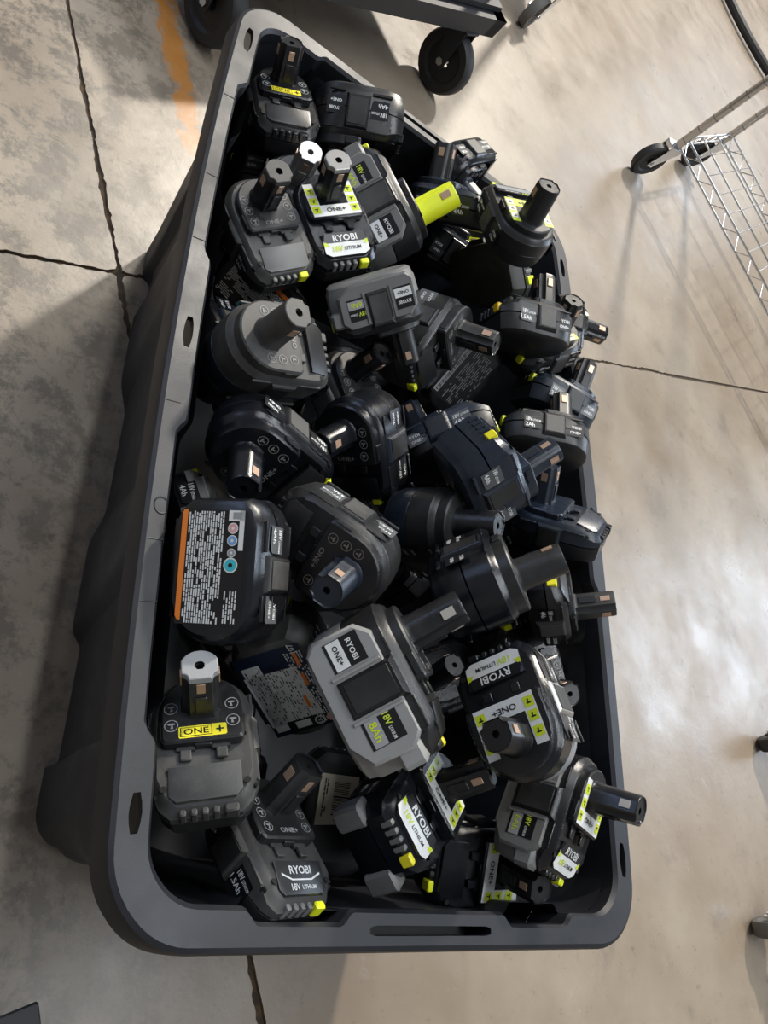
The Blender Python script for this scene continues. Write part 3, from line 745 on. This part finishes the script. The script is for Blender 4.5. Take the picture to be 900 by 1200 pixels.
def fillers():
    rnd = random.Random(11)
    for i, (x, y, z) in enumerate(FILL):
        q = Quaternion((0, 0, 1), rnd.uniform(0, 6.28)) @ Quaternion((1, 0, 0), rnd.choice((0, 0, PI, PI / 2)) + rnd.uniform(-.3, .3)) @ Quaternion((0, 1, 0), rnd.uniform(-.3, .3))
        battery((x, y, z), q, 1, 'c', 'plain black pack deep in a gap of the heap', up='black', lo='black', plat=None, side=None, simple=True, group='black packs deep in the gaps of the heap')
FILL = [(x, y, .20) for y in (-.37, -.22, -.08, .06, .20, .34) for x in (-.14, .0, .14)]
fillers()

# ------------------------------------------------------------------ casters and carts behind
def caster(parent, x, y, ang, R=.062, w=.026, tyre='rubber', fork='cartblk', top=.16, brake=False):
    e = empty('caster', parent=parent); e.location = (x, y, 0); e.rotation_euler = (0, 0, ang)
    def wheel():
        mb = MB(); prof = [(-w / 2, R * .70), (-w / 2, R * .93), (-w * .3, R), (w * .3, R), (w / 2, R * .93), (w / 2, R * .70), (w * .3, R * .62), (w * .3, R * .2), (-w * .3, R * .2), (-w * .3, R * .62)]
        n = 32; rings = [[(r * math.cos(2 * PI * k / n), yy, R + r * math.sin(2 * PI * k / n)) for yy, r in prof] for k in range(n)]
        vs = [p for r in rings for p in r]; m = len(prof); fs = [(k * m + i, k * m + (i + 1) % m, ((k + 1) % n) * m + (i + 1) % m, ((k + 1) % n) * m + i) for k in range(n) for i in range(m)]
        mb.add(vs, fs); return mb
    mb = wheel(); o = link(bpy.data.objects.new('wheel', mb.mesh('wheel', M[tyre]))); o.parent = e
    mb = MB()
    for s in (-1, 1):
        yy = s * (w / 2 + .005)
        P = [(-.012, R - .012), (.012, R - .012), (.014, R), (.055, R * 2 + .012), (.0, R * 2 + .016), (-.013, R)]
        r0 = [(a, yy - .0015, b) for a, b in P]; r1 = [(a, yy + .0015, b) for a, b in P]
        mb.loft([r0, r1])
    mb.box(-.004, .060, -w / 2 - .0075, w / 2 + .0075, R * 2 + .012, R * 2 + .018, .001); mb.obj('fork', M[fork], e)
    mb = MB(); mb.tube([(0, -w / 2 - .010, R), (0, w / 2 + .010, R)], .005, 8); mb.disc((0, -w / 2 - .0075, R), .009, (0, -1, 0), 6, 0, .004); mb.disc((0, w / 2 + .0115, R), .009, (0, 1, 0), 6, 0, .004); mb.obj('axle', M['chrome'], e)
    mb = MB(); mb.tube([(.032, 0, R * 2 + .016), (.032, 0, top)], .011, 12); mb.obj('swivel', M['chrome' if fork == 'chrome' else 'cartblk'], e)
    if brake:
        mb = MB(); mb.box(.040, .085, -.010, .010, R * 2 - .004, R * 2 + .003, .002); mb.obj('brake_pedal', M['tag'], e)
    return e

# black utility cart beyond the far end
c = empty('utility_cart', 'black steel utility cart beyond the far end of the tote, on big black casters', 'cart', (0, 0, 0))
u = Vector((.80, .60, 0)).normalized(); v = Vector((-.60, .80, 0)).normalized(); A0 = Vector((.36, 1.30, 0))
cR = Matrix.Identity(3)
def cart_pt(a, b, z): return A0 - u * a + v * b + Vector((0, 0, z))
def beam(mb, p, q, w, h):
    d = (q - p).normalized(); s = d.cross(Vector((0, 0, 1))).normalized() * w / 2; t_ = Vector((0, 0, h / 2))
    mb.loft([[x + s * a + t_ * b for a, b in ((-1, -1), (1, -1), (1, 1), (-1, 1))] for x in (p, q)])
for a, b, c_, d in ((-.02, 0, .72, 0), (-.02, .5, .72, .5), (0, -.02, 0, .52), (.70, -.02, .70, .52)):
    mb = MB(); beam(mb, cart_pt(a, b, .175), cart_pt(c_, d, .175), .04, .045); mb.obj('frame_beam', M['cartblk'], c)
mb = MB(); P = [cart_pt(0, 0, .20), cart_pt(0, .5, .20), cart_pt(.70, .5, .20), cart_pt(.70, 0, .20)]; mb.loft([P, [p + Vector((0, 0, .012)) for p in P]]); mb.obj('deck', M['cartblk'], c)
for a, b, an in ((.06, -.02, 2.3), (.70, .02, 2.2), (.02, .48, 1.0), (.70, .48, 1.0)):
    p = cart_pt(a, b, 0); caster(c, p.x, p.y, an, R=.068, w=.034, top=.155)
mb = MB(); mb.tube([cart_pt(0, .05, .2), cart_pt(0, .05, .95), cart_pt(0, .45, .95), cart_pt(0, .45, .2)], .014, 10); mb.obj('handle', M['cartblk'], c)

# second cart, only one caster in view
c = empty('platform_cart', 'cart with a grey tyred chrome caster, cut off by the top edge of the picture', 'cart')
mb = MB(); mb.box(.62, .80, 1.98, 2.3, .17, .20, .004); mb.obj('deck', M['cartblk'], c)
mb = MB(); mb.tube([(.70, 1.90, .17), (.70, 1.90, 1.2)], .016, 10); mb.obj('handle_pole', M['cartblk'], c)
caster(c, .70, 1.84, .9, R=.05, w=.028, tyre='grubber', fork='chrome', top=.17); caster(c, .72, 2.30, .9, R=.05, w=.028, tyre='grubber', fork='chrome', top=.17)

# wire shelving rack on casters
k = empty('wire_shelf_rack', 'chrome wire shelving rack on black casters standing to the right', 'shelf rack')
e1 = Vector((.35, .30, 0)); e2 = Vector((.62, -.745, 0)) * 1.0; A = Vector((1.235, 1.635, 0)); C4 = [A, A + e1, A + e1 + e2, A + e2]
for i, p in enumerate(C4):
    caster(k, p.x - .03, p.y - .01, .35, R=.058, w=.026, fork='chrome', top=.15, brake=(i == 1))
    mb = MB(); mb.tube([p + Vector((0, 0, .135)), p + Vector((0, 0, 1.5))], .0125, 12); post = mb.obj('post', M['chrome'], k)
    for z in [.16 + .05 * q for q in range(16)]:
        mb = MB(); mb.tube([p + Vector((0, 0, z)), p + Vector((0, 0, z + .002))], .0132, 12); mb.obj('post_groove', M['grubber'], post)
def shelf(z):
    sh = empty('wire_shelf', parent=k)
    for i in range(4):
        p, q = C4[i], C4[(i + 1) % 4]; mb = MB()
        for dz in (0, -.032): mb.tube([p + Vector((0, 0, z + dz)), q + Vector((0, 0, z + dz))], .0035, 6)
        n = int((q - p).length / .04); zz = [p.lerp(q, j / n) + Vector((0, 0, z - (.032 if j % 2 else 0))) for j in range(n + 1)]
        mb.tube(zz, .002, 5); mb.obj('edge_truss', M['chrome'], sh)
    n = 15
    me = None
    for j in range(1, n):
        p = A + e2 * (j / n)
        mb = MB(); mb.tube([p + Vector((0, 0, z + .003)), p + e1 + Vector((0, 0, z + .003))], .0013, 5); mb.obj('cross_wire', M['chrome'], sh)
    for t_ in (.33, .66):
        mb = MB(); mb.tube([A + e1 * t_ + Vector((0, 0, z - .004)), A + e1 * t_ + e2 + Vector((0, 0, z - .004))], .003, 6); mb.obj('support_wire', M['chrome'], sh)
shelf(.17); shelf(.95)

# loose casters of things just outside the frame
for name, lab, x, y, an, R, tyre, fork in (('rolling_stool', 'grey rimmed caster at the right edge, low beside the near corner of the tote', 1.19, -.475, .2, .040, 'grubber', 'chrome'),
                           ('rolling_rack', 'dark caster at the right edge, level with the middle of the near half', 1.345, -.105, .4, .035, 'rubber', 'cartblk'),
                           ('rolling_cart', 'dark caster with chrome fork at the bottom edge right of the tote', .70, -.66, -.35, .055, 'rubber', 'chrome'),
                           ('trolley', 'dark caster tip with pale fork at the bottom left corner of the picture', -.225, -.60, 1.9, .045, 'rubber', 'cartblk')):
    e = empty(name, lab, 'caster')
    caster(e, x, y, an, R=R, w=.028, tyre=tyre, fork=fork, top=R * 2 + .05)
mb = MB(); pts = [(2.95 + .62 * math.cos(a), 3.95 + .62 * math.sin(a), .03) for a in [2.0 + .13 * i for i in range(20)]]
mb.tube(pts, .022, 10); o = mb.obj('rubber_hose', M['rubber']); o['label'] = 'curved black hose on the floor at the top right corner'; o['category'] = 'hose'
